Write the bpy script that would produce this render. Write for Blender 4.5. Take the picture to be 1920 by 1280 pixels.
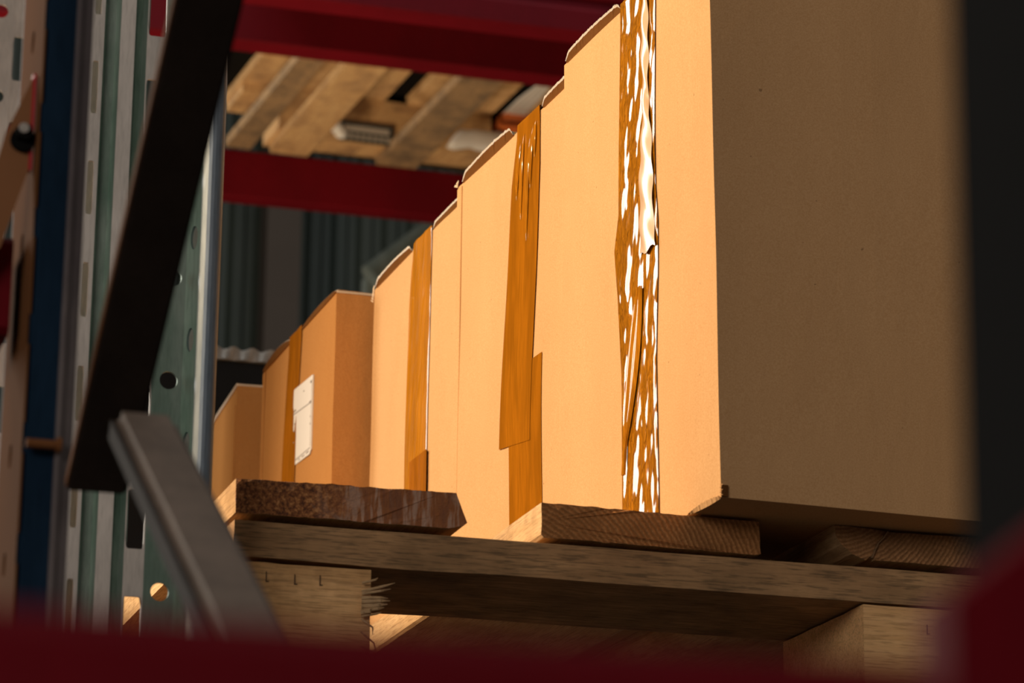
import bpy, bmesh, math, random
from mathutils import Vector, Matrix, noise
random.seed(7)
SC = bpy.context.scene
COL = SC.collection
for o in list(bpy.data.objects): bpy.data.objects.remove(o)

# ---------------------------------------------------------------- camera
cam_d = bpy.data.cameras.new('camera'); cam = bpy.data.objects.new('camera', cam_d); COL.objects.link(cam)
cam_d.sensor_width = 36.0; cam_d.lens = 6055 / 1920 * 36; cam_d.clip_start = .05; cam_d.clip_end = 100
# rows: world axes X (along the rack), Y (into the rack), Z (up) seen in the camera's right / down / forward
RX = Vector((0.9576, 0.0894, 0.2739)); RY = Vector((-0.2879, 0.2594, 0.9219)); RZ = Vector((0.0113, -0.9616, 0.2741))
Mx = Matrix(((RX[0], -RX[1], -RX[2], 0), (RY[0], -RY[1], -RY[2], 0), (RZ[0], -RZ[1], -RZ[2], 0), (0, 0, 0, 1)))
cam.matrix_world = Matrix.Translation((0, 0, 1.55)) @ Mx
cam_d.dof.use_dof = True; cam_d.dof.focus_distance = 2.33; cam_d.dof.aperture_fstop = 16.0; cam_d.dof.aperture_blades = 8
SC.camera = cam

# ---------------------------------------------------------------- light
w = bpy.data.worlds.new('warehouse_air'); SC.world = w; w.use_nodes = True
w.node_tree.nodes['Background'].inputs[0].default_value = (1.0, .86, .76, 1)
w.node_tree.nodes['Background'].inputs[1].default_value = .13

def area(name, loc, target, sx, sy, power, col):
    d = bpy.data.lights.new(name, 'AREA'); d.shape = 'RECTANGLE'; d.size = sx; d.size_y = sy; d.energy = power; d.color = col
    o = bpy.data.objects.new(name, d); COL.objects.link(o); o.location = loc
    o.rotation_euler = (Vector(target) - Vector(loc)).to_track_quat('-Z', 'Y').to_euler()
    return o
d = bpy.data.lights.new('work_lamp', 'SPOT'); d.energy = 200; d.color = (1, .71, .42); d.shadow_soft_size = .035
d.spot_size = math.radians(66); d.spot_blend = .85
o = bpy.data.objects.new('work_lamp', d); COL.objects.link(o); o.location = (-0.95, 2.04, 2.95)
o.rotation_euler = (Vector((.69, 2.20, 2.16)) - o.location).to_track_quat('-Z', 'Y').to_euler()
area('rear_window', (-3.1, 7.0, 4.35), (.7, 2.3, 2.3), 1.6, 2.8, 260, (1, .93, .82))
area('aisle_fill', (-3.2, -2.6, 3.2), (.6, 2.0, 2.1), 2.2, 1.6, 96, (1, .88, .78))  # added soft fill from the camera side, no visible source
area('wall_fill', (1.0, 4.0, 7.4), (1.6, 7.6, 4.0), 3.0, 1.2, 130, (.95, 1, .98))  # added overhead fill that lifts the dark rear wall
area('box_rim_fill', (1.9, 5.0, 3.75), (.8, 2.5, 2.4), .4, .4, 42, (1, .96, .9))  # added light hidden behind the boxes to brighten their top rims
area('upper_shelf_fill', (-.3, 5.2, 1.6), (1.6, 6.6, 4.1), .7, .7, 85, (1, .70, .42))  # added warm fill from below for the upper pallets and beams

SC.view_settings.view_transform = 'Standard'; SC.view_settings.look = 'None'
SC.view_settings.gamma = 1; SC.view_settings.use_curve_mapping = False; SC.view_settings.exposure = 0.0

# ---------------------------------------------------------------- materials
class NT:
    def __init__(s, name):
        s.m = bpy.data.materials.new(name); s.m.use_nodes = True
        s.n = s.m.node_tree.nodes; s.l = s.m.node_tree.links; s.b = s.n['Principled BSDF']
        s.tc = s.n.new('ShaderNodeTexCoord')
    def node(s, t, **kw):
        x = s.n.new(t)
        for k, v in kw.items():
            if k in x.inputs: x.inputs[k].default_value = v
            else: setattr(x, k, v)
        return x
    def link(s, a, b): s.l.new(a, b)
    def coords(s, scale, rot=(0, 0, 0), vary=False):
        mp = s.node('ShaderNodeMapping'); mp.inputs['Scale'].default_value = scale; mp.inputs['Rotation'].default_value = rot
        s.link(s.tc.outputs['Object'], mp.inputs[0])
        if vary:
            oi = s.node('ShaderNodeObjectInfo'); mu = s.node('ShaderNodeMath', operation='MULTIPLY'); mu.inputs[1].default_value = 9
            s.link(oi.outputs['Random'], mu.inputs[0]); cb = s.node('ShaderNodeCombineXYZ')
            for k in range(3): s.link(mu.outputs[0], cb.inputs[k])
            s.link(cb.outputs[0], mp.inputs['Location'])
        return mp.outputs[0]
    def noise(s, vec, scale, detail=4, rough=.6, dist=0):
        x = s.node('ShaderNodeTexNoise'); x.inputs['Scale'].default_value = scale; x.inputs['Detail'].default_value = detail
        x.inputs['Roughness'].default_value = rough; x.inputs['Distortion'].default_value = dist
        s.link(vec, x.inputs['Vector']); return x.outputs['Fac']
    def ramp(s, fac, stops):
        r = s.node('ShaderNodeValToRGB'); e = r.color_ramp.elements
        while len(e) < len(stops): e.new(.5)
        for k, (p, c) in enumerate(stops): e[k].position = p; e[k].color = (c[0], c[1], c[2], 1)
        s.link(fac, r.inputs[0]); return r.outputs[0]
    def mix(s, fac, a, b, mode='MIX'):
        x = s.node('ShaderNodeMix', data_type='RGBA', blend_type=mode)
        if isinstance(fac, (int, float)): x.inputs[0].default_value = fac
        else: s.link(fac, x.inputs[0])
        for k, v in ((6, a), (7, b)):
            if isinstance(v, tuple): x.inputs[k].default_value = (v[0], v[1], v[2], 1)
            else: s.link(v, x.inputs[k])
        return x.outputs[2]
    def bump(s, h, strength, dist=.001, prev=None):
        b = s.node('ShaderNodeBump'); b.inputs['Strength'].default_value = strength; b.inputs['Distance'].default_value = dist
        s.link(h, b.inputs['Height'])
        if prev is not None: s.link(prev, b.inputs['Normal'])
        return b.outputs[0]
    def out(s, col=None, rough=.6, metal=0, nrm=None, spec=.5):
        if col is not None:
            if isinstance(col, tuple): s.b.inputs['Base Color'].default_value = (*col, 1)
            else: s.link(col, s.b.inputs['Base Color'])
        if isinstance(rough, (int, float)): s.b.inputs['Roughness'].default_value = rough
        else: s.link(rough, s.b.inputs['Roughness'])
        s.b.inputs['Metallic'].default_value = metal; s.b.inputs['Specular IOR Level'].default_value = spec
        if nrm is not None: s.link(nrm, s.b.inputs['Normal'])
        return s.m

def m_card(name, a, b, spec=.25):
    t = NT(name)
    f1 = t.noise(t.coords((1, 1, 1), vary=True), 900, 3, .7)
    f2 = t.noise(t.coords((1, 1, .5), vary=True), 22, 4)
    f3 = t.noise(t.coords((60, 260, 3), vary=True), 1.0, 2)
    c = t.mix(f2, a, b)
    c = t.mix(t.ramp(f1, [(.35, (.0, 0, 0)), (.65, (1, 1, 1))]), t.mix(1.0, c, (.86, .81, .74), 'MULTIPLY'), c)
    sp = t.noise(t.coords((1, 1, 1)), 230, 1, .4)
    c = t.mix(t.ramp(sp, [(.0, (.6, .6, .6)), (.185, (.6, .6, .6)), (.21, (0, 0, 0))]), c, (.16, .09, .04))
    wv = t.node('ShaderNodeTexWave', wave_type='BANDS', bands_direction='Y'); wv.inputs['Scale'].default_value = 75
    wv.inputs['Distortion'].default_value = .6; t.link(t.tc.outputs['Object'], wv.inputs[0])
    n1 = t.bump(wv.outputs['Fac'], .06, .001)
    n2 = t.bump(f2, .35, .004, n1); n3 = t.bump(f1, .18, .0006, n2)
    n4 = t.bump(f3, .10, .001, n3)
    return t.out(c, .82, 0, n4, 0)
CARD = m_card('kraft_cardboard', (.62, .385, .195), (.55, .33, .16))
CARD_DIM = m_card('dimmed_kraft_cardboard', (.43, .205, .068), (.38, .175, .055))  # kraft darkened and saturated to carry the lamp's falloff on the far boxes
CORE = m_card('torn_corrugated_core', (.10, .042, .013), (.16, .07, .024))  # bare core, its base darkened further to carry the shade on it
def m_fuzz():
    t = NT('torn_paper_fibre'); t.out((.85, .74, .58), .9, 0, None, .1)
    tr = t.node('ShaderNodeBsdfTranslucent'); tr.inputs[0].default_value = (1, .93, .82, 1)
    mx = t.node('ShaderNodeMixShader'); mx.inputs[0].default_value = .6
    t.link(t.b.outputs[0], mx.inputs[1]); t.link(tr.outputs[0], mx.inputs[2]); t.link(mx.outputs[0], t.n['Material Output'].inputs[0])
    return t.m
FUZZ = m_fuzz()

def m_wood(name, a, b, dark, axis='X', dirt=.5, end=False, knots=0):
    t = NT(name)
    st = {'X': (3, 45, 45), 'Y': (45, 3, 45), 'Z': (45, 45, 3)}[axis]
    g = t.noise(t.coords(st, vary=True), 3.2, 6, .65, .4)
    fine = t.noise(t.coords(tuple(v * 6 for v in st), vary=True), 3, 3, .6)
    blot = t.noise(t.coords((1, 1, 1), vary=True), 14, 5, .62)
    c = t.ramp(g, [(.30, b), (.62, a)])
    c = t.mix(t.ramp(blot, [(.50 - .08 * dirt, (0, 0, 0)), (.66, (1, 1, 1))]), c, t.mix(fine, dark, b))
    c = t.mix(t.ramp(fine, [(.36, (.55, .55, .55)), (.5, (0, 0, 0))]), c, dark)
    n = t.bump(g, .4, .0015); n = t.bump(fine, .35, .0008, n)
    return t.out(c, .78, 0, n, .04)
W_GREY = m_wood('weathered_plank', (.52, .315, .155), (.35, .205, .10), (.08, .06, .038), 'X', 1.6)
W_BOARD = m_wood('pine_deck_plank', (.66, .45, .24), (.50, .31, .14), (.30, .18, .09), 'Y', .3)
W_BLOCK = m_wood('pale_pine_block', (.86, .54, .26), (.72, .42, .18), (.34, .20, .09), 'X', .1)
W_DARK = m_wood('dull_pine_underside', (.34, .21, .11), (.24, .14, .07), (.09, .06, .04), 'Y', .5)
W_LIGHT = m_wood('bright_pine_runner', (.62, .42, .21), (.46, .27, .12), (.22, .15, .10), 'Y', .5)
W_MOULD = m_wood('mouldy_grey_runner', (.38, .25, .13), (.26, .18, .11), (.05, .045, .04), 'Y', 1.2)
W_SPL = m_wood('splinter_wood', (.60, .42, .24), (.42, .27, .13), (.2, .12, .06), 'X', .1)

def m_endgrain(name, a, b, centre, scale=260, dirt=0):
    t = NT(name)
    v = t.node('ShaderNodeMapping'); v.inputs['Location'].default_value = (-centre[0], 0, -centre[1]); t.link(t.tc.outputs['Object'], v.inputs[0])
    wv = t.node('ShaderNodeTexWave', wave_type='RINGS', rings_direction='Y'); wv.inputs['Scale'].default_value = scale
    wv.inputs['Distortion'].default_value = 3; wv.inputs['Detail'].default_value = 4; wv.inputs['Detail Scale'].default_value = 1.5
    t.link(v.outputs[0], wv.inputs[0])
    f = t.noise(t.coords((1, 1, 1)), 700, 3, .7); k = t.noise(t.coords((1, 1, 1)), 45, 4)
    c = t.mix(t.ramp(wv.outputs['Fac'], [(.25, (0, 0, 0)), (.8, (1, 1, 1))]), b, a)
    c = t.mix(t.ramp(f, [(.4, (.5, .5, .5)), (.6, (0, 0, 0))]), c, tuple(x * .5 for x in b))
    c = t.mix(t.ramp(k, [(.45, (0, 0, 0)), (.7, (.6, .6, .6))]), c, tuple(x * .6 for x in b))
    n = t.bump(wv.outputs['Fac'], .5, .001); n = t.bump(f, .6, .0008, n)
    return t.out(c, .8, 0, n, .2)
END2 = m_endgrain('ringed_end_grain', (.52, .245, .09), (.36, .155, .05), (.560, 1.93), 95)
END3 = m_endgrain('tan_end_grain', (.44, .23, .10), (.31, .15, .06), (.79, 2.05), 110)

def m_rot():
    t = NT('rusty_rotten_end_grain')
    f = t.noise(t.coords((1, 1, 1)), 330, 5, .75); k = t.noise(t.coords((1, 1, 1)), 34, 4, .6, .8)
    st = t.noise(t.coords((170, 1, 22), (0, -.5, 0)), 1.4, 3, .6)
    c = t.ramp(f, [(.34, (.04, .014, .006)), (.46, (.20, .065, .02)), (.56, (.42, .17, .05)), (.68, (.72, .38, .15))])
    s2 = t.ramp(st, [(.38, (.26, .10, .045)), (.50, (.36, .13, .04)), (.60, (.50, .31, .22))])
    gx = t.node('ShaderNodeSeparateXYZ'); t.link(t.tc.outputs['Object'], gx.inputs[0])
    mr = t.node('ShaderNodeMapRange'); mr.inputs['From Min'].default_value = .440; mr.inputs['From Max'].default_value = .475
    t.link(gx.outputs[0], mr.inputs[0])
    c = t.mix(mr.outputs[0], c, s2)
    c = t.mix(t.ramp(k, [(.55, (0, 0, 0)), (.72, (.7, .7, .7))]), c, (.42, .30, .22))
    n = t.bump(f, .9, .0015); n = t.bump(st, .5, .001, n)
    return t.out(c, .55, 0, n, .35)
ROT = m_rot()

def m_metal(name, a, b, rough=.38, metal=.85, scale=30):
    t = NT(name)
    k = t.noise(t.coords((1, 1, .35), vary=True), scale, 5, .6); f = t.noise(t.coords((1, 1, .12)), 500, 3)
    c = t.ramp(k, [(.38, a), (.62, b)])
    return t.out(t.mix(t.ramp(f, [(.45, (0, 0, 0)), (.8, (.5, .5, .5))]), c, tuple(x * .6 for x in a)), rough, metal, t.bump(k, .12, .001), .5)
def m_plain(name, c, rough=.6, spec=.4, sc=60, var=.8):
    t = NT(name); k = t.noise(t.coords((1, 1, 1)), sc, 4)
    return t.out(t.mix(k, tuple(x * var for x in c), c), rough, 0, t.bump(k, .15, .001), spec)
FLANGE_REFL = m_plain('wood_reflection_steel', (.13, .056, .022), .9, .05, 20)  # wood reflected in the blue post's flange, put into its colour
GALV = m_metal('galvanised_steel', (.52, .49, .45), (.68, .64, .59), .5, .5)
GALV_GSHADE = m_metal('green_shade_galvanised_steel', (.17, .26, .21), (.30, .38, .33), .45, .6)  # same zinc, tinted green and darker for how light falls on these faces
GALV_BSHADE = m_metal('blue_shade_galvanised_steel', (.12, .16, .20), (.19, .23, .27), .5, .5)  # same zinc, tinted blue-grey for how light falls on the rolled lip
BLUE = m_metal('dark_blue_painted_steel', (.006, .017, .034), (.009, .024, .048), .35, .1)
BRACE = m_metal('dull_grey_brace_steel', (.17, .135, .11), (.23, .18, .145), .65, .15)
BRACE_D = m_metal('dark_brown_grey_steel', (.022, .016, .013), (.030, .022, .018), .7, 0)
BRACE_E = m_metal('rust_brown_edge_steel', (.13, .052, .02), (.17, .07, .026), .8, 0)
GREYGREEN = m_metal('dark_green_grey_steel', (.10, .125, .115), (.14, .165, .155), .4, .3)
BRONZE = m_plain('brown_plate_steel', (.24, .11, .05), .9, .08, 20)  # even brown for the connector plate
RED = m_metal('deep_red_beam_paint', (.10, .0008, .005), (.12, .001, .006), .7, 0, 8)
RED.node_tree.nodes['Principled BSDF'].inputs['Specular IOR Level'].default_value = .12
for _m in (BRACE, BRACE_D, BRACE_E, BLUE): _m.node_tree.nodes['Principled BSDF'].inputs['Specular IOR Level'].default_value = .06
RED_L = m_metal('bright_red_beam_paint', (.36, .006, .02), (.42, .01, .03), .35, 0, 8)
BLACK = m_plain('black_steel', (.006, .006, .006), .95, .05)
CHROME = m_metal('worn_bolt_steel', (.55, .52, .48), (.7, .66, .6), .35, .8)
PAPER = m_plain('white_label_paper', (.60, .54, .47), .6, .3, 120, .94)
INK = m_plain('grey_print', (.25, .20, .17), .6, .2)
FILM = m_plain('white_plastic_film', (.93, .95, .95), .2, .7, 12, .8)
_t = FILM.node_tree; _tr = _t.nodes.new('ShaderNodeBsdfTranslucent'); _tr.inputs[0].default_value = (1, 1, 1, 1); _mx = _t.nodes.new('ShaderNodeMixShader'); _mx.inputs[0].default_value = .4
_t.links.new(_t.nodes['Principled BSDF'].outputs[0], _mx.inputs[1]); _t.links.new(_tr.outputs[0], _mx.inputs[2]); _t.links.new(_mx.outputs[0], _t.nodes['Material Output'].inputs[0])
ORANGE = m_plain('orange_board', (.75, .20, .05), .45, .4)
BLACKFILM = m_plain('black_stretch_film', (.010, .010, .010), .4, .3, 20)
SILVER = m_plain('grey_film_hem', (.45, .43, .40), .35, .6)
STAPLE = m_plain('rusted_staple', (.14, .09, .05), .7, .2)
WALL = m_metal('dark_green_sheet', (.030, .042, .035), (.045, .058, .048), .5, .1, 3)
WALL_P = m_plain('grey_brown_column', (.085, .07, .06), .7, .2, 6)
CONC = m_plain('dusty_concrete', (.10, .085, .07), .85, .2, 6)
LGREY = m_plain('dark_grey_label', (.06, .07, .07), .5, .3, 90, .5)

def m_tape(name, bump, scl, stretch, rot=0, thr=.5, col=(.33, .125, .006), coat=.8, wid=.1):
    t = NT(name)
    k = t.noise(t.coords(stretch, (rot, 0, 0)), scl, 2, .5, .6)
    fb = t.noise(t.coords((900, 900, 25)), 1, 3, .6)
    big = t.noise(t.coords((1, 30, 8)), 1.5, 2)
    c = t.mix(t.ramp(fb, [(.4, (0, 0, 0)), (.62, (1, 1, 1))]), col, tuple(min(1, x * 1.35) for x in col))
    c = t.mix(t.ramp(big, [(.45, (0, 0, 0)), (.6, (.5, .5, .5))]), c, tuple(x * .75 for x in col))
    n = t.bump(t.ramp(k, [(thr - wid, (0, 0, 0)), (thr + wid, (1, 1, 1))]), bump, .004)
    n = t.bump(fb, .12, .0006, n)
    m = t.out(c, .35, 0, n, 0)
    t.b.inputs['Coat Weight'].default_value = coat; t.b.inputs['Coat Roughness'].default_value = .06; t.b.inputs['Coat IOR'].default_value = 1.3
    return m
TAPE_A = m_tape('crinkled_brown_tape', .9, 1.0, (1, 300, 100), .35, .50, wid=.2)
TAPE_B = m_tape('smooth_brown_tape', .05, 1.0, (1, 200, 40), 0, .62, (.25, .088, .004), coat=.3)
TAPE_C = m_tape('streaked_brown_tape', .22, 1.0, (1, 160, 12), 0, .58, (.34, .13, .006), coat=.6)
TAPE_D = m_tape('dull_brown_tape', .10, 1.0, (1, 120, 12), 0, .55, (.23, .076, .004), coat=.25)

# ---------------------------------------------------------------- helpers
def tag(o, label=None, cat=None, group=None, kind=None):
    for k, v in (('label', label), ('category', cat), ('group', group), ('kind', kind)):
        if v: o[k] = v
    return o
def empty(name, loc=(0, 0, 0), rz=0):
    o = bpy.data.objects.new(name, None); COL.objects.link(o); o.location = loc; o.rotation_euler = (0, 0, rz)
    o.empty_display_size = .05; return o
def obj(name, bm, mats, parent=None, smooth=False, bevel=0):
    if bevel: bmesh.ops.bevel(bm, geom=[e for e in bm.edges if len(e.link_faces) == 2 and e.calc_face_angle(0) > .5], offset=bevel, segments=2, affect='EDGES', profile=.5)
    bmesh.ops.recalc_face_normals(bm, faces=bm.faces)
    me = bpy.data.meshes.new(name); bm.to_mesh(me); bm.free()
    for m in (mats if isinstance(mats, (list, tuple)) else [mats]): me.materials.append(m)
    if smooth:
        for p in me.polygons: p.use_smooth = True
    o = bpy.data.objects.new(name, me); COL.objects.link(o)
    if parent: o.parent = parent
    return o
def B(): return bmesh.new()
def bx(bm, x0, x1, y0, y1, z0, z1, mi=0):
    v = [bm.verts.new((x, y, z)) for x in (x0, x1) for y in (y0, y1) for z in (z0, z1)]
    for q in ((0, 1, 3, 2), (4, 6, 7, 5), (0, 4, 5, 1), (2, 3, 7, 6), (0, 2, 6, 4), (1, 5, 7, 3)):
        f = bm.faces.new([v[k] for k in q]); f.material_index = mi
    return bm
def prism(bm, poly, fn, a, b, mi=0):
    """poly: list of 2-D points; fn(p, t) -> 3-D point at extrusion t"""
    A = [bm.verts.new(fn(p, a)) for p in poly]; Bv = [bm.verts.new(fn(p, b)) for p in poly]
    n = len(poly)
    fs = [bm.faces.new(A), bm.faces.new(Bv[::-1])]
    for i in range(n): fs.append(bm.faces.new((A[i], A[(i + 1) % n], Bv[(i + 1) % n], Bv[i])))
    for f in fs: f.material_index = mi
    return bm
def alongX(p, t): return (t, p[0], p[1])
def alongY(p, t): return (p[0], t, p[1])
def alongZ(p, t): return (p[0], p[1], t)
def tube(bm, p, q, r0, r1=None, n=8, mi=0):
    p = Vector(p); q = Vector(q); r1 = r0 if r1 is None else r1; d = (q - p).normalized()
    u = d.orthogonal().normalized(); v = d.cross(u)
    A = [bm.verts.new(p + (u * math.cos(t) + v * math.sin(t)) * r0) for t in [2 * math.pi * k / n for k in range(n)]]
    Bv = [bm.verts.new(q + (u * math.cos(t) + v * math.sin(t)) * r1) for t in [2 * math.pi * k / n for k in range(n)]]
    fs = [bm.faces.new(A[::-1]), bm.faces.new(Bv)]
    for i in range(n): fs.append(bm.faces.new((A[i], A[(i + 1) % n], Bv[(i + 1) % n], Bv[i])))
    for f in fs: f.material_index = mi
    return bm
def copy_tree(o, parent=None):
    c = o.copy(); COL.objects.link(c); c.parent = parent
    for ch in [k for k in bpy.data.objects if k.parent == o]: copy_tree(ch, c)
    return c

def strip(bm, p, q, z0, z1, th, holes=(), mi=0):
    """vertical sheet from plan point p to plan point q with holes (centre_z, centre_u, half_u, half_z, power); thickness th towards the left-hand normal"""
    p = Vector((*p, 0)); q = Vector((*q, 0)); L = (q - p).length; u = (q - p) / L; nrm = Vector((-u.y, u.x, 0)) * th
    def P(a, z, back): return bm.verts.new(p + u * a + Vector((0, 0, z)) + (nrm if back else Vector()))
    def quad(za, zb):
        for back in (0, 1):
            f = bm.faces.new([P(0, za, back), P(L, za, back), P(L, zb, back), P(0, zb, back)]); f.material_index = mi
        for a in (0, L):
            f = bm.faces.new([P(a, za, 0), P(a, zb, 0), P(a, zb, 1), P(a, za, 1)]); f.material_index = mi
    z = z0; mg = .0015
    for (zc, uc, hu, hz, pw) in sorted(holes):
        za, zb = zc - hz - mg, zc + hz + mg
        if za < z or zb > z1: continue
        if za > z: quad(z, za)
        N = 24
        ang = [2 * math.pi * (k + .5) / N for k in range(N)]
        def sup(t, a, b):
            c, s = math.cos(t), math.sin(t)
            return (uc + a * math.copysign(abs(c) ** (2 / pw), c), zc + b * math.copysign(abs(s) ** (2 / pw), s))
        def rect(t):
            c, s = math.cos(t), math.sin(t)
            hx = (L - uc) if c > 0 else uc; hy = hz + mg
            k = min(hx / abs(c) if abs(c) > 1e-6 else 1e9, hy / abs(s) if abs(s) > 1e-6 else 1e9)
            return (uc + c * k, zc + s * k)
        inn = [sup(t, hu, hz) for t in ang]; outp = [rect(t) for t in ang]
        # corners of the cell
        cs = {}
        for cx, cz in ((L, zb), (0, zb), (0, za), (L, za)):
            i = min(range(N), key=lambda k: (outp[k][0] - cx) ** 2 + ((outp[k][1] - cz)) ** 2)
            outp[i] = (cx, cz)
        vi = [[P(a, b, k) for a, b in inn] for k in (0, 1)]; vo = [[P(a, b, k) for a, b in outp] for k in (0, 1)]
        for k in (0, 1):
            for i in range(N):
                j = (i + 1) % N
                f = bm.faces.new((vi[k][i], vi[k][j], vo[k][j], vo[k][i])); f.material_index = mi
        for i in range(N):
            j = (i + 1) % N
            f = bm.faces.new((vi[0][i], vi[0][j], vi[1][j], vi[1][i])); f.material_index = mi
        z = zb
    quad(z, z1)
    return bm

# ---------------------------------------------------------------- setting
bm = bx(B(), -9, 12, -6, 14.2, -.2, 0); tag(obj('floor', bm, CONC), kind='structure')
bm = B()                                                     # corrugated rear wall
xs = []; x = -6.0; k = 0
prof = []
while x < 11:
    prof += [(x, 12.0), (x + .028, 12.0), (x + .044, 12.03), (x + .076, 12.03), (x + .092, 12.0)]; x += .104
va = [bm.verts.new((a, b, 0)) for a, b in prof]; vb = [bm.verts.new((a, b, 9)) for a, b in prof]
for i in range(len(prof) - 1): bm.faces.new((va[i], va[i + 1], vb[i + 1], vb[i]))
r = bmesh.ops.extrude_face_region(bm, geom=list(bm.faces))
bmesh.ops.translate(bm, verts=[v for v in r['geom'] if isinstance(v, bmesh.types.BMVert)], vec=(0, .12, 0))
tag(obj('wall_back', bm, WALL), kind='structure')
tag(obj('ceiling', bx(B(), -9, 12, 1.5, 14.2, 9, 9.2), CONC), kind='structure')

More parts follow.
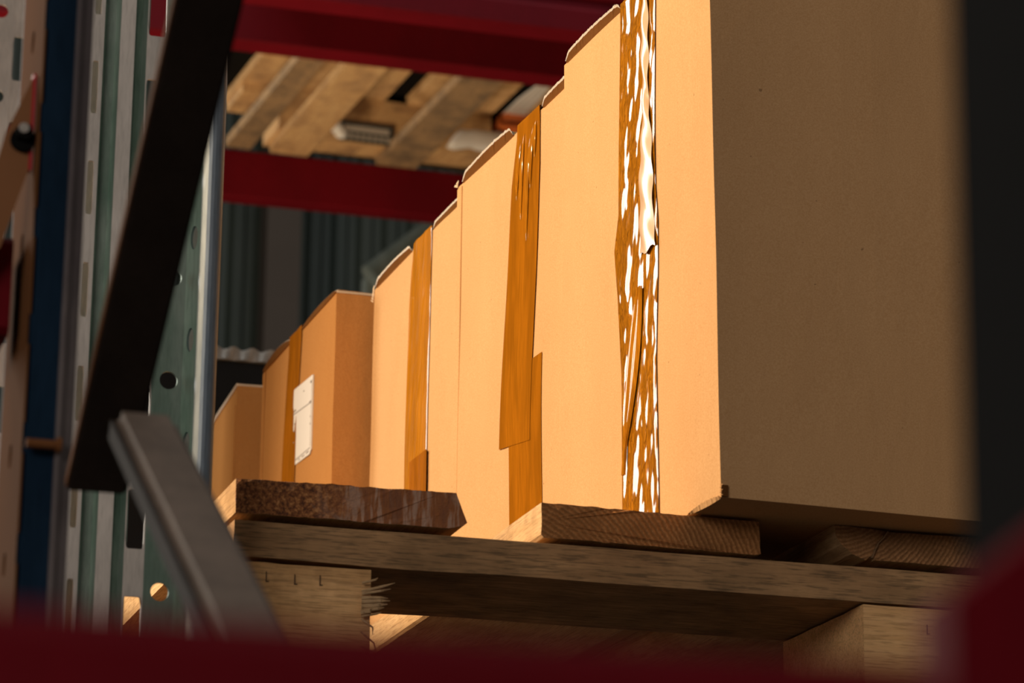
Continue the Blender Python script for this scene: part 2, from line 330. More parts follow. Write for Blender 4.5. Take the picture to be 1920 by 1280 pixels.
# ---------------------------------------------------------------- pallets
ZT = 2.015            # deck top of the pallet the boxes stand on
def make_pallet():
    """1.0 x 1.2 m block pallet, built in place so that the end grain follows the boards"""
    X0, Y0 = .392, 1.915
    root = empty('wooden_pallet', (0, 0, 0))
    # deck boards run into the rack; front end is the sawn end grain
    ends = [ROT, END2, END3, END2, END3]
    spans = [(.392, .541), (.590, .7385), (.7900, .937), (.988, 1.135), (1.186, 1.334)]
    for i, (a, b) in enumerate(spans):
        bm = B(); z0, z1 = ZT - .0215, ZT
        if i == 0: poly = [(a, z1), (b - .0075, z1 + .0016), (b - .003, z1 - .010), (b, z1 - .0172), (b - .003, z1 - .0195), (b - .012, z0), (a, z0)]
        elif i == 1: poly = [(a, z1), (b - .001, z1 - .0015), (b, z0 - .001), (b - .004, z0 - .002), (a + .002, z0 - .001), (a, z0 + .001)]
        elif i == 2: poly = [(a, z1 + .0005), (a + .03, z1 - .0005), (a + .038, z1 - .0015), (b, z1), (b, z0), (a + .028, z0 + .0005), (a + .0255, z0 + .003), (a + .022, z0), (a + .012, z0 + .0035), (a + .005, z0 + .009), (a + .001, z0 + .015)]
        else: poly = [(a, z1), (b, z1), (b, z0), (a, z0)]
        # subdivide in depth and roughen the sawn face
        ny = 16; rings = []
        dense = []
        for k in range(len(poly)):
            p, q = poly[k], poly[(k + 1) % len(poly)]
            n = max(1, int(math.dist(p, q) / .004))
            dense += [(p[0] + (q[0] - p[0]) * t / n, p[1] + (q[1] - p[1]) * t / n) for t in range(n)]
        for j in range(ny + 1):
            y = Y0 + 1.2 * (j / ny) ** 1.6
            rings.append([bm.verts.new((p[0] + noise.noise((p[0] * 30, y * 5, p[1] * 90)) * .0006, y + (noise.noise((p[0] * 160, 3.1 * i, p[1] * 300)) * .0012 if j == 0 else 0),
                                        p[1] + noise.noise((p[0] * 140, y * 9 + i, 7)) * (.0009 if i == 0 else .0005))) for p in dense])
        m = len(dense)
        f = bm.faces.new(rings[0]); f.material_index = 1
        bm.faces.new(rings[-1][::-1]).material_index = 1
        for j in range(ny):
            for k in range(m): bm.faces.new((rings[j][k], rings[j][(k + 1) % m], rings[j + 1][(k + 1) % m], rings[j + 1][k]))
        o = obj('deck_board', bm, [W_BOARD, ends[i]], root)
        if i == 0: o['label'] = 'dark rusty rotten end board'
        if i == 2:
            c = B()
            pts = [(a + .037, ZT - .0015), (a + .034, ZT - .006), (a + .030, ZT - .010), (a + .0275, ZT - .015), (a + .0255, ZT - .020)]
            for p, q in zip(pts, pts[1:]):
                prism(c, [(p[0] - .0005, p[1]), (p[0] + .0006, p[1]), (q[0] + .0006, q[1]), (q[0] - .0005, q[1])], alongY, Y0 - .0022, Y0 + .001)
            obj('crack', c, W_DARK, o)
    # stringer boards across
    for j, (ya, yb) in enumerate([(Y0 + .001, Y0 + .146), (Y0 + .5275, Y0 + .6725), (Y0 + 1.055, Y0 + 1.2)]):
        bm = B(); nx = 60; rows = []
        for k in range(nx + 1):
            x = X0 + .942 * k / nx
            w1 = noise.noise((x * 14, j, 1)) * .0009; w2 = noise.noise((x * 11, j, 5)) * .0012
            zt, zb = ZT - .0262 + w1 * .5, ZT - .0490 + w2
            rows.append([bm.verts.new((x, y, z)) for y, z in ((ya, zb), (ya - .0006, (zt + zb) / 2), (ya, zt), (yb, zt), (yb, zb))])
        for k in range(nx):
            for q in range(5): bm.faces.new((rows[k][q], rows[k][(q + 1) % 5], rows[k + 1][(q + 1) % 5], rows[k + 1][q]))
        bm.faces.new(rows[0]); bm.faces.new(rows[-1][::-1])
        obj('stringer_board', bm, W_GREY, root)
    # nine blocks
    for i, (xa, xb) in enumerate([(.389, .480), (.8105, .955), (1.237, 1.334)]):
        for j, (ya, yb) in enumerate([(Y0 + .002, Y0 + .145), (Y0 + .54, Y0 + .66), (Y0 + 1.055, Y0 + 1.198)]):
            bm = bx(B(), xa, xb, ya, yb, ZT - .1285, ZT - .0515 + (.001 if i else 0)); bmesh.ops.subdivide_edges(bm, edges=bm.edges, cuts=7, use_grid_fill=True)
            for v in bm.verts: v.co += Vector((noise.noise(v.co * 60) * .0007, noise.noise(v.co * 50 + Vector((5, 0, 0))) * .0005, noise.noise(v.co * 60 + Vector((9, 0, 0))) * .0006))
            b = obj('block', bm, W_BLOCK, root)
            if i == 0 and j == 0:
                sp = B(); rr = random.Random(3)
                for (z0, dx, dz, r) in [(-.066, .014, .0065, .0011), (-.0675, .0115, .0040, .0010), (-.070, .0098, .0005, .0012), (-.0725, .0112, .0015, .0014), (-.0755, .0095, .0022, .0016), (-.078, .0075, .0025, .0014),
                                        (-.083, .0005, -.010, .0007), (-.079, -.003, .001, .0022), (-.0605, .003, .0035, .0009), (-.091, .003, -.013, .0006), (-.100, .0018, -.006, .0006), (-.0815, .006, .003, .0008)]:
                    p = Vector((.4795 - .006, Y0 - .001, ZT + z0)); q = Vector((.4800 + dx * .45, Y0 - .004, ZT + z0 + dz * .55)); e = Vector((.4800 + dx, Y0 - .003, ZT + z0 + dz))
                    tube(sp, p, q, r, r * .8, 6); tube(sp, q, e, r * .8, r * .15, 6)
                obj('splinters', sp, W_SPL, b)
            if j == 0:
                marks = [(.413, -.058), (.431, -.0585), (.447, -.058)] if i == 0 else ([(.8545, -.062), (.838, -.110), (.851, -.111)] if i == 1 else [])
                for (mx, mz) in marks:
                    zb = ZT + mz - .0055
                    obj('staple', prism(B(), [(mx, zb), (mx + .0020, zb + .0002), (mx + .0020, zb + .0007), (mx + .0006, zb + .0006), (mx + .0005, zb + .0065), (mx, zb + .0065)], alongY, ya - .0006, ya + .001), STAPLE, b)
        bm = bx(B(), xa, xb, Y0, Y0 + 1.2, ZT - .1505, ZT - .1285); obj('bottom_board', bm, W_LIGHT if i == 0 else (W_BOARD if i == 2 else W_MOULD), root, bevel=.001)
    return root
pal = make_pallet()
tag(pal, 'weathered wooden pallet under the row of cardboard boxes, its left end board rusty', 'pallet')
p2 = copy_tree(pal); p2.location = (.095, 1.214, 0)
tag(p2, 'wooden pallet behind the front pallet, under the farthest cardboard box', 'pallet')

# beams carrying these pallets (just below the frame)
def beam(name, x0, x1, y0, y1, z0, z1, label, mat=RED, mat2=RED_L, group=None, ribs=True, loc=(0, 0, 0)):
    root = empty(name, loc)
    t = .006
    h = z1 - z0
    # box section with two shallow grooves in the front face
    poly = [(y0 + .003, z0), (y1, z0), (y1, z1), (y0 + .003, z1), (y0, z1 - .003)]
    if ribs: poly += [(y0, z0 + h * .70), (y0 + t, z0 + h * .66), (y0 + t, z0 + h * .56), (y0, z0 + h * .52), (y0, z0 + h * .44), (y0 + t, z0 + h * .40), (y0 + t, z0 + h * .30), (y0, z0 + h * .26)]
    poly += [(y0, z0 + .003)]
    bm = prism(B(), poly, alongX, x0, x1)
    obj('beam_profile', bm, mat, root)
    tag(root, label, 'beam', group); return root
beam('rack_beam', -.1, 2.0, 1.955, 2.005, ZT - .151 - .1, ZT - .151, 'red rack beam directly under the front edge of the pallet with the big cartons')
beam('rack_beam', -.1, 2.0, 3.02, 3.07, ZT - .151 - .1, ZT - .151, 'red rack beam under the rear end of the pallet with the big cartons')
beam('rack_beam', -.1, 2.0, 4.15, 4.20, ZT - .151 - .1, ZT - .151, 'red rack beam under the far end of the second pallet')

# ---------------------------------------------------------------- boxes
H = .394
def disp(v, L, lean, seed):
    x, y, z = v
    k = (1 - y / L) * max(0, 1 - x / .1)
    dy = lean * (z / H) * k
    bul = .0016 * math.sin(math.pi * min(1, max(0, y / L))) * math.sin(math.pi * z / H) * (1 if x < .01 else 0)
    nz = noise.noise((x * 9 + seed, y * 9, z * 9)) * .0009
    return Vector((x - bul + nz * (1 if x < .01 else 0), y + dy + (nz if y < .01 else 0), z))
def carton_body(W, L, lean, seed):
    bm = bx(B(), 0, W, 0, L, 0.0008, H); bmesh.ops.subdivide_edges(bm, edges=bm.edges, cuts=17, use_grid_fill=True)
    for v in bm.verts: v.co = disp(v.co, L, lean, seed)
    return bm
def sidept(y, z, L, lean, seed, off):
    p = disp(Vector((0, y, z)), L, lean, seed); return Vector((p.x - off, p.y, p.z))
def torn_flap(name, y0, y1, parent, seed, th=.0042, lift=.003, rag=.0012, over=.0012, cap=.10, skew=0):
    """edge of a top flap: corrugated core seen from the side, ragged liner on top"""
    bm = B(); n = int((y1 - y0) / .0012); rr = random.Random(seed); top = []; low = []; inn = []; back = []
    for k in range(n + 1):
        t = k / n; y = y0 + (y1 - y0) * t
        env = min(1, t / .06, (1 - t) / .06)
        bul = lift * math.sin(math.pi * t ** (1 + skew))
        h = env * (th + bul) + .0004
        j = env * (rag * (noise.noise((y * 260, seed, 0)) + .6 * noise.noise((y * 900, seed, 2))) + (rag * 1.2 * rr.random() if rr.random() < .12 else 0))
        low.append(bm.verts.new((-.0004, y, H - .0006)))
        top.append(bm.verts.new((-over + j * .5, y, H + h + j)))
        inn.append(bm.verts.new((.0012, y, H + h - .0004)))
        back.append(bm.verts.new((cap, y, H + .002 + h * .3)))
    for k in range(n):
        for a, b, mi in ((low, top, 0), (top, inn, 1), (inn, back, 2), (back, low, 2)):
            f = bm.faces.new((a[k], b[k], b[k + 1], a[k + 1])); f.material_index = mi
    bm.faces.new((low[0], top[0], inn[0], back[0])); bm.faces.new((low[-1], top[-1], inn[-1], back[-1]))
    for k in range(n):
        e = min(1, (k + 1) / 4, (n - k) / 4) * .0019
        f = bm.faces.new((top[k], top[k + 1], bm.verts.new(top[k + 1].co + Vector((-.0004, 0, e * (.6 + .6 * rr.random())))), bm.verts.new(top[k].co + Vector((-.0004, 0, e))))); f.material_index = 1
    for k in range(0, n, 3):                                  # loose fibres
        if rr.random() < .3:
            p = top[k].co.copy(); tube(bm, p, p + Vector((-.0008 + .001 * rr.random(), .0016 * (rr.random() - .5), .0006 + .0012 * rr.random())), .00025, .00006, 4, 1)
    return obj(name, bm, [CORE, FUZZ, CARD], parent)
def tape(parent, L, lean, seed, edges, mat, z_end, amp=.0006, fr=(60, 25), overtop=True, off=.0009, tear=.002, slant=0, name='packing_tape', top=None):
    """edges(z) -> (y_left_end, y_right_end) across the side panel"""
    bm = B(); nu, nv = 40, 260; rows = []; zt = H if top is None else top
    path = []
    if overtop: path += [('top', .05 - .05 * k / 12) for k in range(12)]
    path += [('side', k / nv) for k in range(nv + 1)]
    for kind, t in path:
        row = []
        for i in range(nu + 1):
            s = i / nu
            if kind == 'top':
                a, b = edges(H); y = a + (b - a) * s
                row.append(bm.verts.new((t, y, H + .0042 + .0006)))
            else:
                ze = z_end + slant * (s - .5) + tear * .3 * noise.noise((s * 30, seed, 1)) + (tear * .25 if i % 2 else 0)
                z = zt + (ze - zt) * t; a, b = edges(z); y = a + (b - a) * s
                e = min(1, s / .04, (1 - s) / .04) * min(1, t / .01 if not overtop else 1, (1 - t) / .01)
                d = amp * (noise.noise((y * fr[0] + z * 9, z * fr[1], seed)) + .45 * noise.noise((y * fr[0] * 2.3 + z * 30, z * fr[1] * 2.2, seed + 3)) + .5) * e
                p = sidept(y, z, L, lean, seed, off + max(0, d))
                if overtop and t < .03: p.x -= .0004 * (1 - t / .03); p.z += .0042 * (1 - t / .03)
                row.append(bm.verts.new(p))
        rows.append(row)
    for a, b in zip(rows, rows[1:]):
        for i in range(nu): bm.faces.new((a[i], a[i + 1], b[i + 1], b[i]))
    return obj(name, bm, mat, parent, smooth=True)

def lerp_edges(pts):
    """pts: (z, ya, yb) rows, z descending"""
    def f(z):
        if z >= pts[0][0]: return pts[0][1:]
        for p, q in zip(pts, pts[1:]):
            if z >= q[0]:
                t = (p[0] - z) / (p[0] - q[0]); return (p[1] + (q[1] - p[1]) * t, p[2] + (q[2] - p[2]) * t)
        return pts[-1][1:]
    return f

R = math.radians
GRP = None
# --- nearest box
def box(loc, yaw, L, W, lean, seed, label, mat=CARD):
    root = empty('cardboard_box', loc, R(yaw)); tag(root, label, 'box')
    obj('carton', carton_body(W, L, lean, seed), mat, root, smooth=False)
    return root
b1 = box((.6934, 1.866, ZT), 2.9, .291, .40, .0155, 1, 'nearest cardboard box, with crinkled shiny brown tape and a dark shaded front')
torn_flap('top_flap', .172, .284, b1, 11, lift=.0022)
torn_flap('top_flap', .012, .100, b1, 12, lift=.002)
E1 = lerp_edges([(H, .0985, .1665), (.24, .098, .1675), (.215, .095, .176), (.18, .096, .171), (.12, .1005, .166), (.0, .1015, .1665)])
tp = tape(b1, .291, .0155, 1, E1, TAPE_A, .004, amp=.0006, fr=(90, 40))
# folded, lifted strand of tape down the middle and the torn tongue at mid height
bm = B(); rows = []
for k in range(90):
    t = k / 89; z = .392 - t * .195
    c = .1150 + .0012 * math.sin(t * 9) - .005 * t; wd = .0048 + .0022 * math.sin(t * 7) ** 2 + .0135 * max(0, (t - .42)) ** .8
    rows.append([bm.verts.new(sidept(c + wd * (s - .5) * 2, z + .0018 * math.sin(s * 9 + t * 25) * t, .291, .0155, 1, .0022 + .0016 * math.sin(math.pi * s) + .0006 * math.sin(t * 40 + s * 4))) for s in [i / 8 for i in range(9)]])
for a, b in zip(rows, rows[1:]):
    for i in range(8): bm.faces.new((a[i], a[i + 1], b[i + 1], b[i]))
TFOLD = m_plain('milky_lifted_tape', (.66, .44, .27), .22, .7, 60, .85)
obj('tape_fold', bm, TFOLD, tp, smooth=True)
bm = B(); rows = []
for k in range(80):
    t = k / 79; z = .175 - t * .125
    c = .146 - .022 * (1 - t) ** 1.4 + .012 * t; wd = .010 * math.sin(math.pi * min(1, t * 1.15 + .05)) + .0015
    rows.append([bm.verts.new(sidept(c + wd * (s - .5) * 2, z, .291, .0155, 1, .0022 + .0022 * math.sin(math.pi * s * 2) ** 2)) for s in [i / 8 for i in range(9)]])
for a, b in zip(rows, rows[1:]):
    for i in range(8): bm.faces.new((a[i], a[i + 1], b[i + 1], b[i]))
obj('tape_fold', bm, TAPE_C, tp, smooth=True)
# crushed bottom corner: delaminated layers hanging under the side panel
bm = B(); rr = random.Random(5)
for layer, (off, dz) in enumerate(((.0016, .0), (.0007, -.0012), (.0022, -.0022))):
    rows = []
    for k in range(40):
        t = k / 39; y = -.0005 + .05 * t; e = math.sin(math.pi * min(1, t * .9 + .1))
        j = .0007 * noise.noise((y * 400, layer, 0))
        rows.append([bm.verts.new((-off - j, y, .0020 * e + dz * .3 + .0008)), bm.verts.new((-off * .4 + j, y, -.0004 + j * .5 - .0004 * layer * e))])
    for a, b in zip(rows, rows[1:]): bm.faces.new((a[0], a[1], b[1], b[0]))
for k in range(5): tube(bm, (-.0006, -.0008, .0015 + .0016 * k), (.0006 - .0012 * (k % 2), -.0012, .0025 + .0016 * k), .0008, .0006, 5)
obj('torn_edge', bm, CARD, b1)
bm = bx(B(), .0, .0042, -.0016, .0, .001, .0085); obj('crushed_corner', bm, CORE, b1)

b2 = box((.6950, 2.168, ZT), 2.6, .289, .40, 0, 2, 'second cardboard box of the row, its smooth brown tape overlapped by a lower piece')
torn_flap('top_flap', .008, .080, b2, 21, lift=.0015)
torn_flap('top_flap', .149, .275, b2, 22, th=.005, lift=.003, skew=-.2)
E2 = lerp_edges([(H, .087, .138), (.385, .0865, .140), (.35, .085, .149), (.14, .0975, .1700)])
tp2 = tape(b2, .289, 0, 2, E2, TAPE_B, .1370, amp=.0001, slant=.009, off=.0009)
E2b = lerp_edges([(H, .0755, .1475), (0, .0735, .1475)])
tape(b2, .289, 0, 2, E2b, TAPE_B, .003, amp=.0001, overtop=False, top=.196, off=.0005)
bm = B()
for (y, z, l, dy) in ((.100, .385, .050, .004), (.106, .380, .085, .006), (.121, .386, .070, .004), (.128, .380, .045, .007), (.094, .388, .03, .001)):
    rows = []
    for k in range(16):
        t = k / 15; wd = .0016 * math.sin(math.pi * (t * .9 + .05))
        rows.append([bm.verts.new(sidept(y + dy * t + wd * s, z - l * t, .289, 0, 2, .0016 + (.0022 if s == 0 else 0) * math.sin(math.pi * t))) for s in (-1, 0, 1)])
    for a, b in zip(rows, rows[1:]):
        for i in (0, 1): bm.faces.new((a[i], a[i + 1], b[i + 1], b[i]))
obj('tape_wrinkle', bm, TAPE_C, tp2, smooth=True)
bm = bx(B(), -.0012, .0, .277, .2885, .10, .392); bmesh.ops.bevel(bm, geom=list(bm.edges), offset=.0005, segments=1, affect='EDGES'); obj('corner_flap', bm, CARD, b2)
bm = B()
for k in range(7): tube(bm, (-.001, .288, H + .0005 * k), (-.003 + .0006 * k, .291 + .0006 * (k % 3), H + .001 * k + .001), .0007, .0003, 5)
obj('torn_edge', bm, FUZZ, b2)

b3 = box((.6952, 2.473, ZT), 1.3, .292, .40, 0, 3, 'third cardboard box of the row, with streaked glossy tape, before the labelled box')
torn_flap('top_flap', .004, .098, b3, 31, th=.0035, lift=.0005, rag=.0008)
torn_flap('top_flap', .165, .283, b3, 32, th=.004, lift=.0025)
E3 = lerp_edges([(H, .101, .157), (.375, .101, .163), (.34, .102, .1675), (0, .103, .172)])
tp3 = tape(b3, .292, 0, 3, E3, TAPE_C, .003, amp=.0007, fr=(70, 6))
E3b = lerp_edges([(H, .0985, .150), (0, .0985, .150)])
tape(b3, .292, 0, 3, E3b, TAPE_D, .003, amp=.0001, overtop=False, top=.198, off=.0022)
bm = B()
for k in range(7): tube(bm, (-.001, .2905, H - .012 + .002 * k), (-.0026 + .0005 * k, .2925, H - .010 + .0024 * k), .0008, .0004, 5)
obj('torn_edge', bm, FUZZ, b3)

b4 = box((.6573, 2.782, ZT), .55, .296, .38, 0, 4, 'cardboard box, its kraft darkened for weaker light, with a white shipping label, fourth of the row', CARD_DIM)
bm = B()
def curved_flap(parent, y0, y1, lift, seed):
    bm = B(); n = 70; A = []; Bv = []; Cc = []; D = []
    for k in range(n + 1):
        t = k / n; y = y0 + (y1 - y0) * t; h = .0008 + lift * math.sin(math.pi * t) ** .7 + (.0005 if k % 2 else 0)
        A.append(bm.verts.new((-.001, y, H - .0008))); Bv.append(bm.verts.new((-.0015, y, H + h * .8))); Cc.append(bm.verts.new((.002, y, H + h + .0012))); D.append(bm.verts.new((.12, y, H + .0012)))
    for k in range(n):
        for a, b, mi in ((A, Bv, 0), (Bv, Cc, 1), (Cc, D, 2), (D, A, 2)):
            f = bm.faces.new((a[k], b[k], b[k + 1], a[k + 1])); f.material_index = mi
    bm.faces.new((A[0], Bv[0], Cc[0], D[0])); bm.faces.new((A[-1], Bv[-1], Cc[-1], D[-1]))
    obj('top_flap', bm, [CORE, FUZZ, CARD_DIM], parent)
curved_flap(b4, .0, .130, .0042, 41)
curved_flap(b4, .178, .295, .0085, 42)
bm = bx(B(), .0, .38, -.0008, .0004, H - .0006, H + .0014); obj('top_edge', bm, FUZZ, b4)
E4 = lerp_edges([(H, .131, .182), (.3, .137, .190), (0, .140, .200)])
tape(b4, .296, 0, 4, E4, TAPE_D, .003, amp=.0005, fr=(60, 4))
E4c = lerp_edges([(H, .2875, .2955), (0, .2875, .2955)])
bm = bx(B(), -.0012, 0, .2875, .2955, .01, .392); bmesh.ops.bevel(bm, geom=list(bm.edges), offset=.0005, segments=1, affect='EDGES'); obj('corner_flap', bm, CARD_DIM, b4)
# shipping label
def lp(y, z): return (y, z)
lab = [(.0755, .3345), (.0745, .262), (.0800, .2585), (.1525, .2620), (.1515, .3365), (.150, .3385)]
bm = prism(B(), lab, lambda p, t: (t, p[0], p[1]), -.0022, -.0008); lo = obj('shipping_label', bm, PAPER, b4); lo['label'] = 'white paper shipping label with faint print'
bm = B()
def ln(y0, z0, y1, z1, th=.0004):
    prism(bm, [(y0, z0 - th), (y1, z1 - th), (y1, z1 + th), (y0, z0 + th)], lambda p, t: (t, p[0], p[1]), -.00245, -.0021)
ln(.078, .3085, .150, .3135); ln(.078, .2645, .150, .2660); ln(.078, .330, .078, .266)
rr = random.Random(9)
for (ya, yb, z, h) in [(.078, .084, .3290, .0011), (.078, .086, .3095, .0010), (.140, .148, .3160, .0008), (.108, .111, .3270, .0006), (.078, .0815, .2950, .0006), (.078, .0815, .2880, .0008), (.142, .147, .296, .0006), (.140, .146, .303, .0006), (.139, .147, .285, .0008), (.142, .147, .278, .0006), (.140, .147, .271, .0006), (.118, .124, .262 + .001, .0005), (.084, .093, .2622, .0006), (.100, .110, .2625, .0005)]:
    x = ya
    while x < yb: ln(x, z, min(x + .0012, yb), z, h); x += .0019
obj('print', bm, INK, lo)

b5 = box((.6401, 3.136, ZT), -2.6, .30, .30, 0, 5, 'farthest cardboard box, partly behind the galvanised post, without tape or label', CARD_DIM)
bm = B(); n = 60; A = []; T = []; D = []
for k in range(n + 1):
    t = k / n; y = .30 * t; h = .0022 + (.0007 if k % 2 else 0)
    A.append(bm.verts.new((-.0012, y, H - .002))); T.append(bm.verts.new((-.001, y, H + h))); D.append(bm.verts.new((.1, y, H + .001)))
for k in range(n):
    for a, b, mi in ((A, T, 0), (T, D, 1), (D, A, 1)):
        f = bm.faces.new((a[k], b[k], b[k + 1], a[k + 1])); f.material_index = mi
obj('top_flap', bm, [FUZZ, CARD_DIM], b5)
bm = bx(B(), -.001, .28, -.0008, .0004, H - .0006, H + .0014); obj('top_edge', bm, FUZZ, b5)
bm = bx(B(), -.0014, .0, .004, .012, .004, H - .02); obj('corner_flap', bm, CARD_DIM, b5)

# black film-wrapped load behind
bk = empty('wrapped_load', (0, 0, 0)); tag(bk, 'black film-wrapped load with a pale wavy hem, behind the farthest cardboard box', 'wrapped load')
bm = bx(B(), .56, 1.20, 3.86, 4.28, ZT + .0045, 2.648); bmesh.ops.subdivide_edges(bm, edges=bm.edges, cuts=8, use_grid_fill=True)
for v in bm.verts: v.co += Vector((noise.noise(v.co * 9), noise.noise(v.co * 9 + Vector((3, 0, 0))), 0)) * .006
obj('wrapped_block', bm, BLACKFILM, bk)
bm = B(); A = []; Bv = []
for k in range(161):
    x = .56 + .64 * k / 160; wv = .0035 * math.sin(x * 260)
    A.append(bm.verts.new((x, 3.853 + wv, 2.638))); Bv.append(bm.verts.new((x, 3.853 - wv, 2.653 + wv * .4)))
for k in range(160): bm.faces.new((A[k], A[k + 1], Bv[k + 1], Bv[k]))
r = bmesh.ops.extrude_face_region(bm, geom=list(bm.faces)); bmesh.ops.translate(bm, verts=[v for v in r['geom'] if isinstance(v, bmesh.types.BMVert)], vec=(0, .012, 0))
obj('film_hem', bm, SILVER, bk)

# ---------------------------------------------------------------- galvanised posts
def galv_post(y0, z0, z1, s=1.0, x0=.279, mirror=False, name='rack_post', zoff=0.0):
    """omega-section upright; plan coordinates relative to its left front corner, rect slots in two columns, round holes in a third"""
    root = empty(name, (x0, y0, 0))
    P = (.0645 if not mirror else .070) * s
    def X(v): return -(v - .084) * s if mirror else v * s
    z_open = 2.2277 if not mirror else zoff
    def rows(zc): 
        k0 = math.ceil((z0 - zc) / P); out = []
        while zc + k0 * P < z1: out.append(zc + k0 * P); k0 += 1
        return out
    th = .0016 * s
    def seg(bm, a, b, holes=(), mi=0): strip(bm, (X(a[0]), a[1] * s), (X(b[0]), b[1] * s), z0, z1, th, holes, mi)
    bm = B()
    seg(bm, (0, .0), (.0075, .0), [(z, .0032 * s, .0019 * s, .0170 * s, 8) for z in rows(z_open + .009)])
    seg(bm, (.0075, 0), (.0100, .006), mi=1); seg(bm, (.0100, .006), (.0155, .006), mi=1); seg(bm, (.0155, .006), (.0175, 0), mi=1)
    seg(bm, (.0175, 0), (.0265, -.0005))
    seg(bm, (.0265, -.0005), (.0285, .005), mi=1); seg(bm, (.0285, .005), (.0315, .006), mi=1); seg(bm, (.0315, .006), (.034, .0), mi=1)
    seg(bm, (.034, 0), (.0462, 0), [(z, .0061 * s, .0053 * s, .0180 * s, 10) for z in rows(z_open)])
    obj('slotted_face', bm, [GALV, GALV_GSHADE], root)
    bm = B()
    seg(bm, (.0462, .0), (.0645, .001), [(z, .0208 * s - .0015 * s - .0100 * s + .0008, .0055 * s, .0055 * s, 2) for z in rows(2.0561 if not mirror else zoff + .038 * s)])
    seg(bm, (.0645, .001), (.0705, -.010), [(z, .0062 * s, .0032 * s, .0075 * s, 2) for z in rows(2.081 if not mirror else zoff + .05)])
    obj('punched_face', bm, GALV_GSHADE if not mirror else GALV, root)
    bm = B()
    cx, cy, rd = .0765, -.010, .0065
    pts = [(cx + rd * math.cos(t), cy - rd * math.sin(t)) for t in [math.pi * k / 10 for k in range(10, -1, -1)]]
    for a, b in zip(pts, pts[1:]): seg(bm, a, b)
    seg(bm, (.083, -.010), (.083, .036))
    obj('rolled_lip', bm, GALV_BSHADE if not mirror else GALV, root, smooth=True)
    bm = B(); seg(bm, (0, 0), (0, .036)); seg(bm, (0, .036), (.012, .036)); seg(bm, (.083, .036), (.071, .036)); obj('side_flange', bm, GALV, root)
    obj('foot_plate', bx(B(), X(-.01), X(.095), -.02 * s, .07 * s, 0, .006), GALV_GSHADE, root)
    return root
tag(galv_post(1.850, .006, 3.4), 'tall galvanised slotted post directly left of the cartons, crossed by the dark diagonal brace', 'rack post')
gp = galv_post(3.30, .006, 3.9, 1.40, x0=.4285 - .084 * 1.4 + (.084 - .0462) * 0, mirror=True, zoff=2.7964)
gp.location.x = .4285 - (.084 - .034) * 1.4
tag(gp, 'bright galvanised post with round holes at the far left edge of the picture', 'rack post')

# ---------------------------------------------------------------- blue-painted upright frame the camera looks through
fr = empty('upright_frame', (.189, 1.40, 0)); tag(fr, 'dark blue upright frame with diagonal braces, out of focus in front of the cartons', 'rack frame')
def blue_post(y0, dirn, name):
    bm = B(); th = .0018
    D_ = .075 if dirn > 0 else .085
    P = .050
    holes = [(z, 0, 0, 0, 0) for z in [2.1024 + .0504 * k for k in range(-38, 20)]]
    if dirn > 0:
        strip(bm, (0, D_), (0, 0), .006, 3.2, th, [(z, D_ - .0375, .0045, .0055, 2.5) for (z, _, _, _, _) in holes], 1)
        strip(bm, (0.0008, 0), (.0145, 0), .006, 3.2, th)
        strip(bm, (.0145, 0), (.0160, -.0025), .006, 3.2, th, mi=2); strip(bm, (.0160, -.0025), (.0185, 0), .006, 3.2, th, mi=2); strip(bm, (.0185, 0), (.0225, .001), .006, 3.2, th, mi=2)
        strip(bm, (.0225, .001), (.0225, .020), .006, 3.2, th, mi=0)
        strip(bm, (.0225, .020), (.0055, .020), .006, 3.2, th, mi=0)
        strip(bm, (0, D_), (.018, D_), .006, 3.2, th, mi=0)
    else:
        strip(bm, (0, 0), (0, -D_), .006, 3.2, th, [], 0)
        strip(bm, (0, 0), (.018, 0), .006, 3.2, th); strip(bm, (0, -D_), (.06, -D_), .006, 3.2, th)
        strip(bm, (.06, -D_), (.06, 0), .006, 3.2, th); strip(bm, (.06, 0), (.045, 0), .006, 3.2, th)
    return obj(name, bm, [BLUE, FLANGE_REFL, GREYM] if dirn > 0 else [BLACK], fr)
GREYM = m_metal('purple_grey_steel', (.10, .085, .09), (.16, .14, .14), .35, .5)
rp = blue_post(0, 1, 'rear_post')
fp = blue_post(0, -1, 'front_post'); fp.location = (0, .408 - 1.40, 0)
obj('foot_plate', bx(B(), -.02, .07, -.02, .09, 0, .006), BLACK, fr)
obj('foot_plate', bx(B(), -.02, .08, .408 - 1.40 - .1, .408 - 1.40 + .02, 0, .006), BLACK, fr)
def brace(a, b, th, up, mats, x0=.0165, x1=.0435, rad=.0015):
    """a, b: (y, z) of the visible face; up: direction (y, z) into the section"""
    bm = B(); u = Vector(up).normalized() * th
    f = lambda p, t: (t, p[0], p[1])
    A = Vector(a); Bb = Vector(b)
    # C channel: main web + two lips
    prism(bm, [A, Bb, Bb + u, A + u], f, x0, x1, 0)
    bmesh.ops.bevel(bm, geom=list(bm.edges), offset=rad, segments=4, affect='EDGES')
    for q in bm.faces:
        if q.calc_center_median().x < x0 + rad * .6: q.material_index = 1
    return obj('diagonal_brace', bm, mats, fr)
Y_ = lambda y: y - 1.40
br1 = brace((Y_(1.375), 1.8716), (Y_(.44), 2.4963), .008, (.556, .832), [BRACE_D, BRACE_E])
br1['label'] = 'dark brown-black brace rising to the right'
br2 = brace((Y_(1.262), 1.8815), (Y_(.44), 1.4085), .016, (.50, -.866), [BRACE, BRACE_D], rad=.004)
br2['label'] = 'grey brace falling to the right'
bm = B(); tube(bm, (.001, -.006, 1.897), (.0150, -.006, 1.897), .0022, n=10); tube(bm, (.0145, -.006, 1.897), (.0165, -.006, 1.897), .0036, n=10)
obj('brace_bolt', bm, BRACE_E, fr)

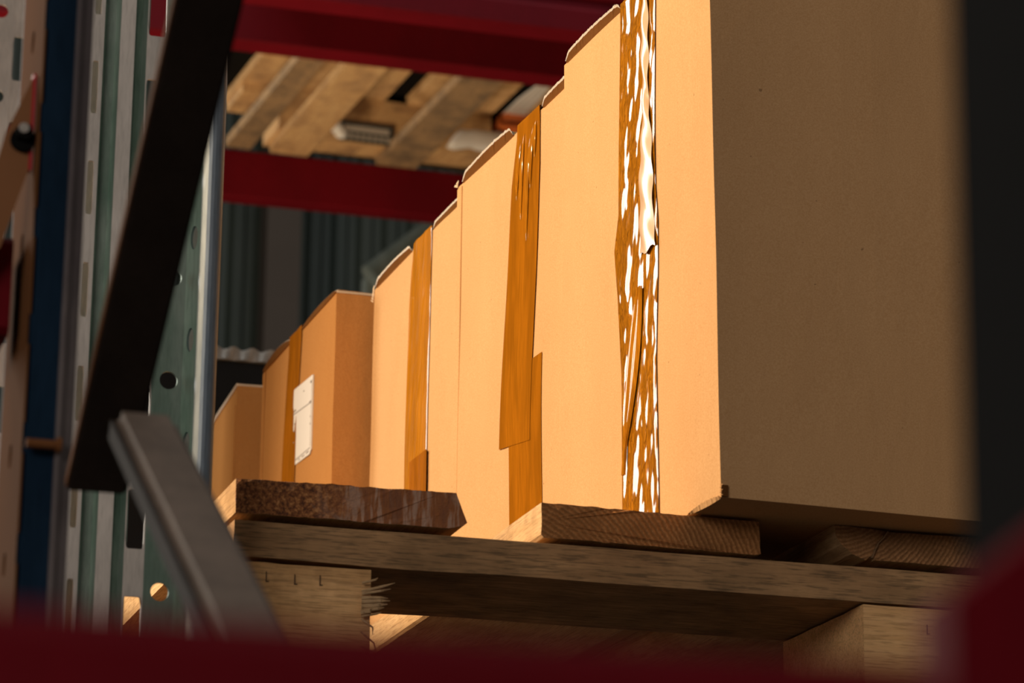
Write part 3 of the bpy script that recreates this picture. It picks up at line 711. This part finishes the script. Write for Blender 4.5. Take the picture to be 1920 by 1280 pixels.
# red foreground beam in front and its end plate
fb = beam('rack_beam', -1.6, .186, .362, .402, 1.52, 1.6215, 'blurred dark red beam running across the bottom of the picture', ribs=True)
bm = B(); poly = [(.160, 1.600), (.160, 1.6275), (.1875, 1.649), (.1875, 1.50), (.160, 1.50)]
prism(bm, poly, lambda p, t: (p[0], t, p[1]), .352, .3608); obj('end_plate', bm, RED, fb)
fb2 = beam('rack_beam', .27, 1.9, .362, .402, 1.52, 1.6215, 'red beam right of the dark front post, outside the right edge', ribs=True)
bpy.data.objects.remove([c for c in fb2.children][0]); bpy.data.objects.remove(fb2)

# beam end with bolted connector at the far left
lb = beam('rack_beam', -1.6, .1835, 1.424, 1.464, 1.955, 2.001, 'dark red beam end with bolted brown plate at the left edge', ribs=False)
bm = prism(B(), [(.166, 2.005), (.1755, 2.047), (.1868, 2.076), (.1868, 2.030), (.1832, 2.018), (.176, 1.992), (.166, 1.98)], lambda p, t: (p[0], t, p[1]), 1.412, 1.4155); pl = obj('connector_plate', bm, BRONZE, lb)
bm = bx(B(), .1866, .1880, 1.411, 1.4165, 2.030, 2.077); obj('red_edge', bm, RED_L, pl)
bm = B(); tube(bm, (.1832, 1.4118, 2.0465), (.1832, 1.405, 2.0465), .0042, n=6); tube(bm, (.1832, 1.413, 2.0440), (.1832, 1.409, 2.0440), .0058, n=16); o = obj('bolt', bm, [BLACK], pl)
bm = B(); tube(bm, (.1826, 1.405, 2.0475), (.1826, 1.4035, 2.0475), .0024, n=12); obj('bolt_head', bm, CHROME, o)

# ---------------------------------------------------------------- rear racking seen above
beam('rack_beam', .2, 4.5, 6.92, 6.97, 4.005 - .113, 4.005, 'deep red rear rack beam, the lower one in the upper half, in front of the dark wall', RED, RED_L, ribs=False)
# light lips along the lower edges
def far_beam(y0, z0, h, depth, label, ribs, strip_m):
    b = beam('rack_beam', .2, 4.5, y0, y0 + depth, z0, z0 + h, label, RED, RED_L, ribs=ribs)
    return b
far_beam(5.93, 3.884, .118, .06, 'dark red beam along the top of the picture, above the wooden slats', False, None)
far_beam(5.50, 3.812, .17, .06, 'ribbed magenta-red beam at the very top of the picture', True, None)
def far_pallet(x, y, z, yaw, decks, runners, rear, label, wid):
    root = empty('wooden_pallet', (x, y, z), R(yaw)); tag(root, label, 'pallet')
    for i, (a, b, m) in enumerate(decks): obj('deck_board', bx(B(), a, b, 0, 1.2, .122, .144), m, root, bevel=.001)
    for ya in (0, .5275, 1.055): obj('stringer_board', bx(B(), 0, wid, ya, ya + .145, .1, .122), rear if ya > 1 else W_LIGHT, root, bevel=.001)
    for (a, b, m) in runners:
        for ya in (0, .40): obj('block', bx(B(), a, b, ya, ya + .145, .022, .1), W_LIGHT, root, bevel=.001)
        obj('bottom_board', bx(B(), a, b, 0, 1.16, 0, .022), m, root, bevel=.001)
    obj('block', bx(B(), .088, .30, 1.055, 1.19, .022, .1), rear, root, bevel=.001)
    obj('block', bx(B(), .302, .60, 1.055, 1.19, .022, .1), rear, root, bevel=.001)
    return root
ZB = 4.005
fp1 = far_pallet(1.43, 5.75, ZB, 3.0, [(-.005, .115, W_LIGHT), (.118, .235, W_BOARD), (.238, .338, W_LIGHT), (.395, .600, W_BOARD)],
                 [(-.008, .050, W_MOULD), (.097, .187, W_LIGHT), (.352, .447, W_MOULD)], W_LIGHT, 'upper-shelf wooden pallet seen from below between two red beams, with a grey label underneath', .600)
o = obj('pallet_label', bx(B(), .232, .360, 1.049, 1.053, .012, .060), LGREY, fp1)
bm = B()
for k in range(8): bx(bm, .240 + .0145 * k, .249 + .0145 * k, 1.0482, 1.0492, .018, .030)
bx(bm, .245, .350, 1.0482, 1.0492, .036, .050); obj('print', bm, SILVER, o)
fp2 = far_pallet(2.050, 5.75, ZB, 3.0, [(.05, .165, W_LIGHT), (.184, .284, W_BOARD), (.3275, .4725, W_LIGHT), (.655, .8, W_BOARD)],
                 [(.03, .13, W_LIGHT), (.3275, .4725, W_LIGHT), (.7, .8, W_LIGHT)], ORANGE, 'second upper-shelf pallet with orange-stained planks, mostly hidden behind the big cartons', .8)
def sheet(name, pts, wv, mat, label, cat):
    bm = B(); rows = []
    for k, (p, q) in enumerate(pts):
        p, q = Vector(p), Vector(q)
        rows.append([bm.verts.new(p.lerp(q, i / 14) + Vector((0, noise.noise((i * .5, k * .7, 3)) * wv, noise.noise((i * .5, k * .7, 9)) * wv * .5))) for i in range(15)])
    for a, b in zip(rows, rows[1:]):
        for i in range(14): bm.faces.new((a[i], a[i + 1], b[i + 1], b[i]))
    r = bmesh.ops.extrude_face_region(bm, geom=list(bm.faces)); bmesh.ops.translate(bm, verts=[v for v in r['geom'] if isinstance(v, bmesh.types.BMVert)], vec=(0, .0006, .0006))
    return tag(obj(name, bm, mat, smooth=True), label, cat)
sheet('plastic_film', [((1.850, 6.775, 4.013), (2.10, 6.765, 4.013)), ((1.858, 6.77, 4.030), (2.10, 6.76, 4.030)), ((1.870, 6.77, 4.045), (2.10, 6.76, 4.046)), ((1.885, 6.775, 4.062), (2.10, 6.765, 4.064))], .01, FILM,
      'bright white crumpled plastic film lying on the lower far red beam', 'film')
sheet('plastic_film', [((1.992, 6.86, 4.124), (2.047, 6.86, 4.124)), ((1.999, 6.70, 4.124), (2.050, 6.70, 4.124)), ((2.020, 6.56, 4.124), (2.045, 6.56, 4.124)), ((2.028, 6.40, 4.124), (2.043, 6.40, 4.124)), ((2.036, 6.2, 4.124), (2.05, 6.2, 4.124))], .006, FILM,
      'narrow white film strip running between the upper orange planks', 'film')
bm = B()
for k in range(3): bmesh.ops.create_icosphere(bm, subdivisions=2, radius=.016, matrix=Matrix.Translation((1.588 + .006 * k, 6.765, 4.028 - .005 * k)))
for v in bm.verts: v.co += Vector((noise.noise(v.co * 90), noise.noise(v.co * 90 + Vector((2, 0, 0))), noise.noise(v.co * 90 + Vector((5, 0, 0))))) * .006
tag(obj('film_knot', bm, FILM, smooth=True), 'small white knot of film beside the grey label on the upper shelf', 'film')
ld = bx(B(), 1.20, 3.3, 5.70, 6.98, ZB + .1445, ZB + 1.0); bmesh.ops.bevel(ld, geom=list(ld.edges), offset=.02, segments=2, affect='EDGES')
tag(obj('added_dark_load', ld, BLACK), 'black load added on the upper shelf pallets to keep the gaps of their planks dark', 'load')  # unseen load put in so the plank gaps stay black from below

# diagonal brace and column far behind
ff = empty('rack_brace', (0, 0, 0)); tag(ff, 'blurred grey-green diagonal bar against the dark wall, above the third box', 'bar')
def bar(bm, p, q, wv, dv, mi=0):
    p, q = Vector(p), Vector(q); w2 = Vector(wv); d2 = Vector(dv)
    vs = [bm.verts.new(c) for c in (p - w2 - d2, p + w2 - d2, p + w2 + d2, p - w2 + d2, q - w2 - d2, q + w2 - d2, q + w2 + d2, q - w2 + d2)]
    for f in ((0, 1, 2, 3), (4, 7, 6, 5), (0, 4, 5, 1), (1, 5, 6, 2), (2, 6, 7, 3), (3, 7, 4, 0)): bm.faces.new([vs[i] for i in f]).material_index = mi
bm = B(); tube(bm, (1.84, 7.42, 3.885), (2.45, 7.42, 4.42), .036, n=16); obj('bar_profile', bm, GREYGREEN, ff); obj('bar_post', bx(B(), 1.835, 1.865, 7.44, 7.50, 0, 3.90), GREYGREEN, ff)
col = empty('steel_column', (2.42, 11.2, 0)); tag(col, 'wide grey-brown column against the dark corrugated wall', 'column')
obj('shaft', bx(B(), -.045, .085, 0, .12, .02, 8.9), WALL_P, col, bevel=.004); obj('base_plate', bx(B(), -.12, .16, -.06, .2, 0, .02), WALL_P, col)
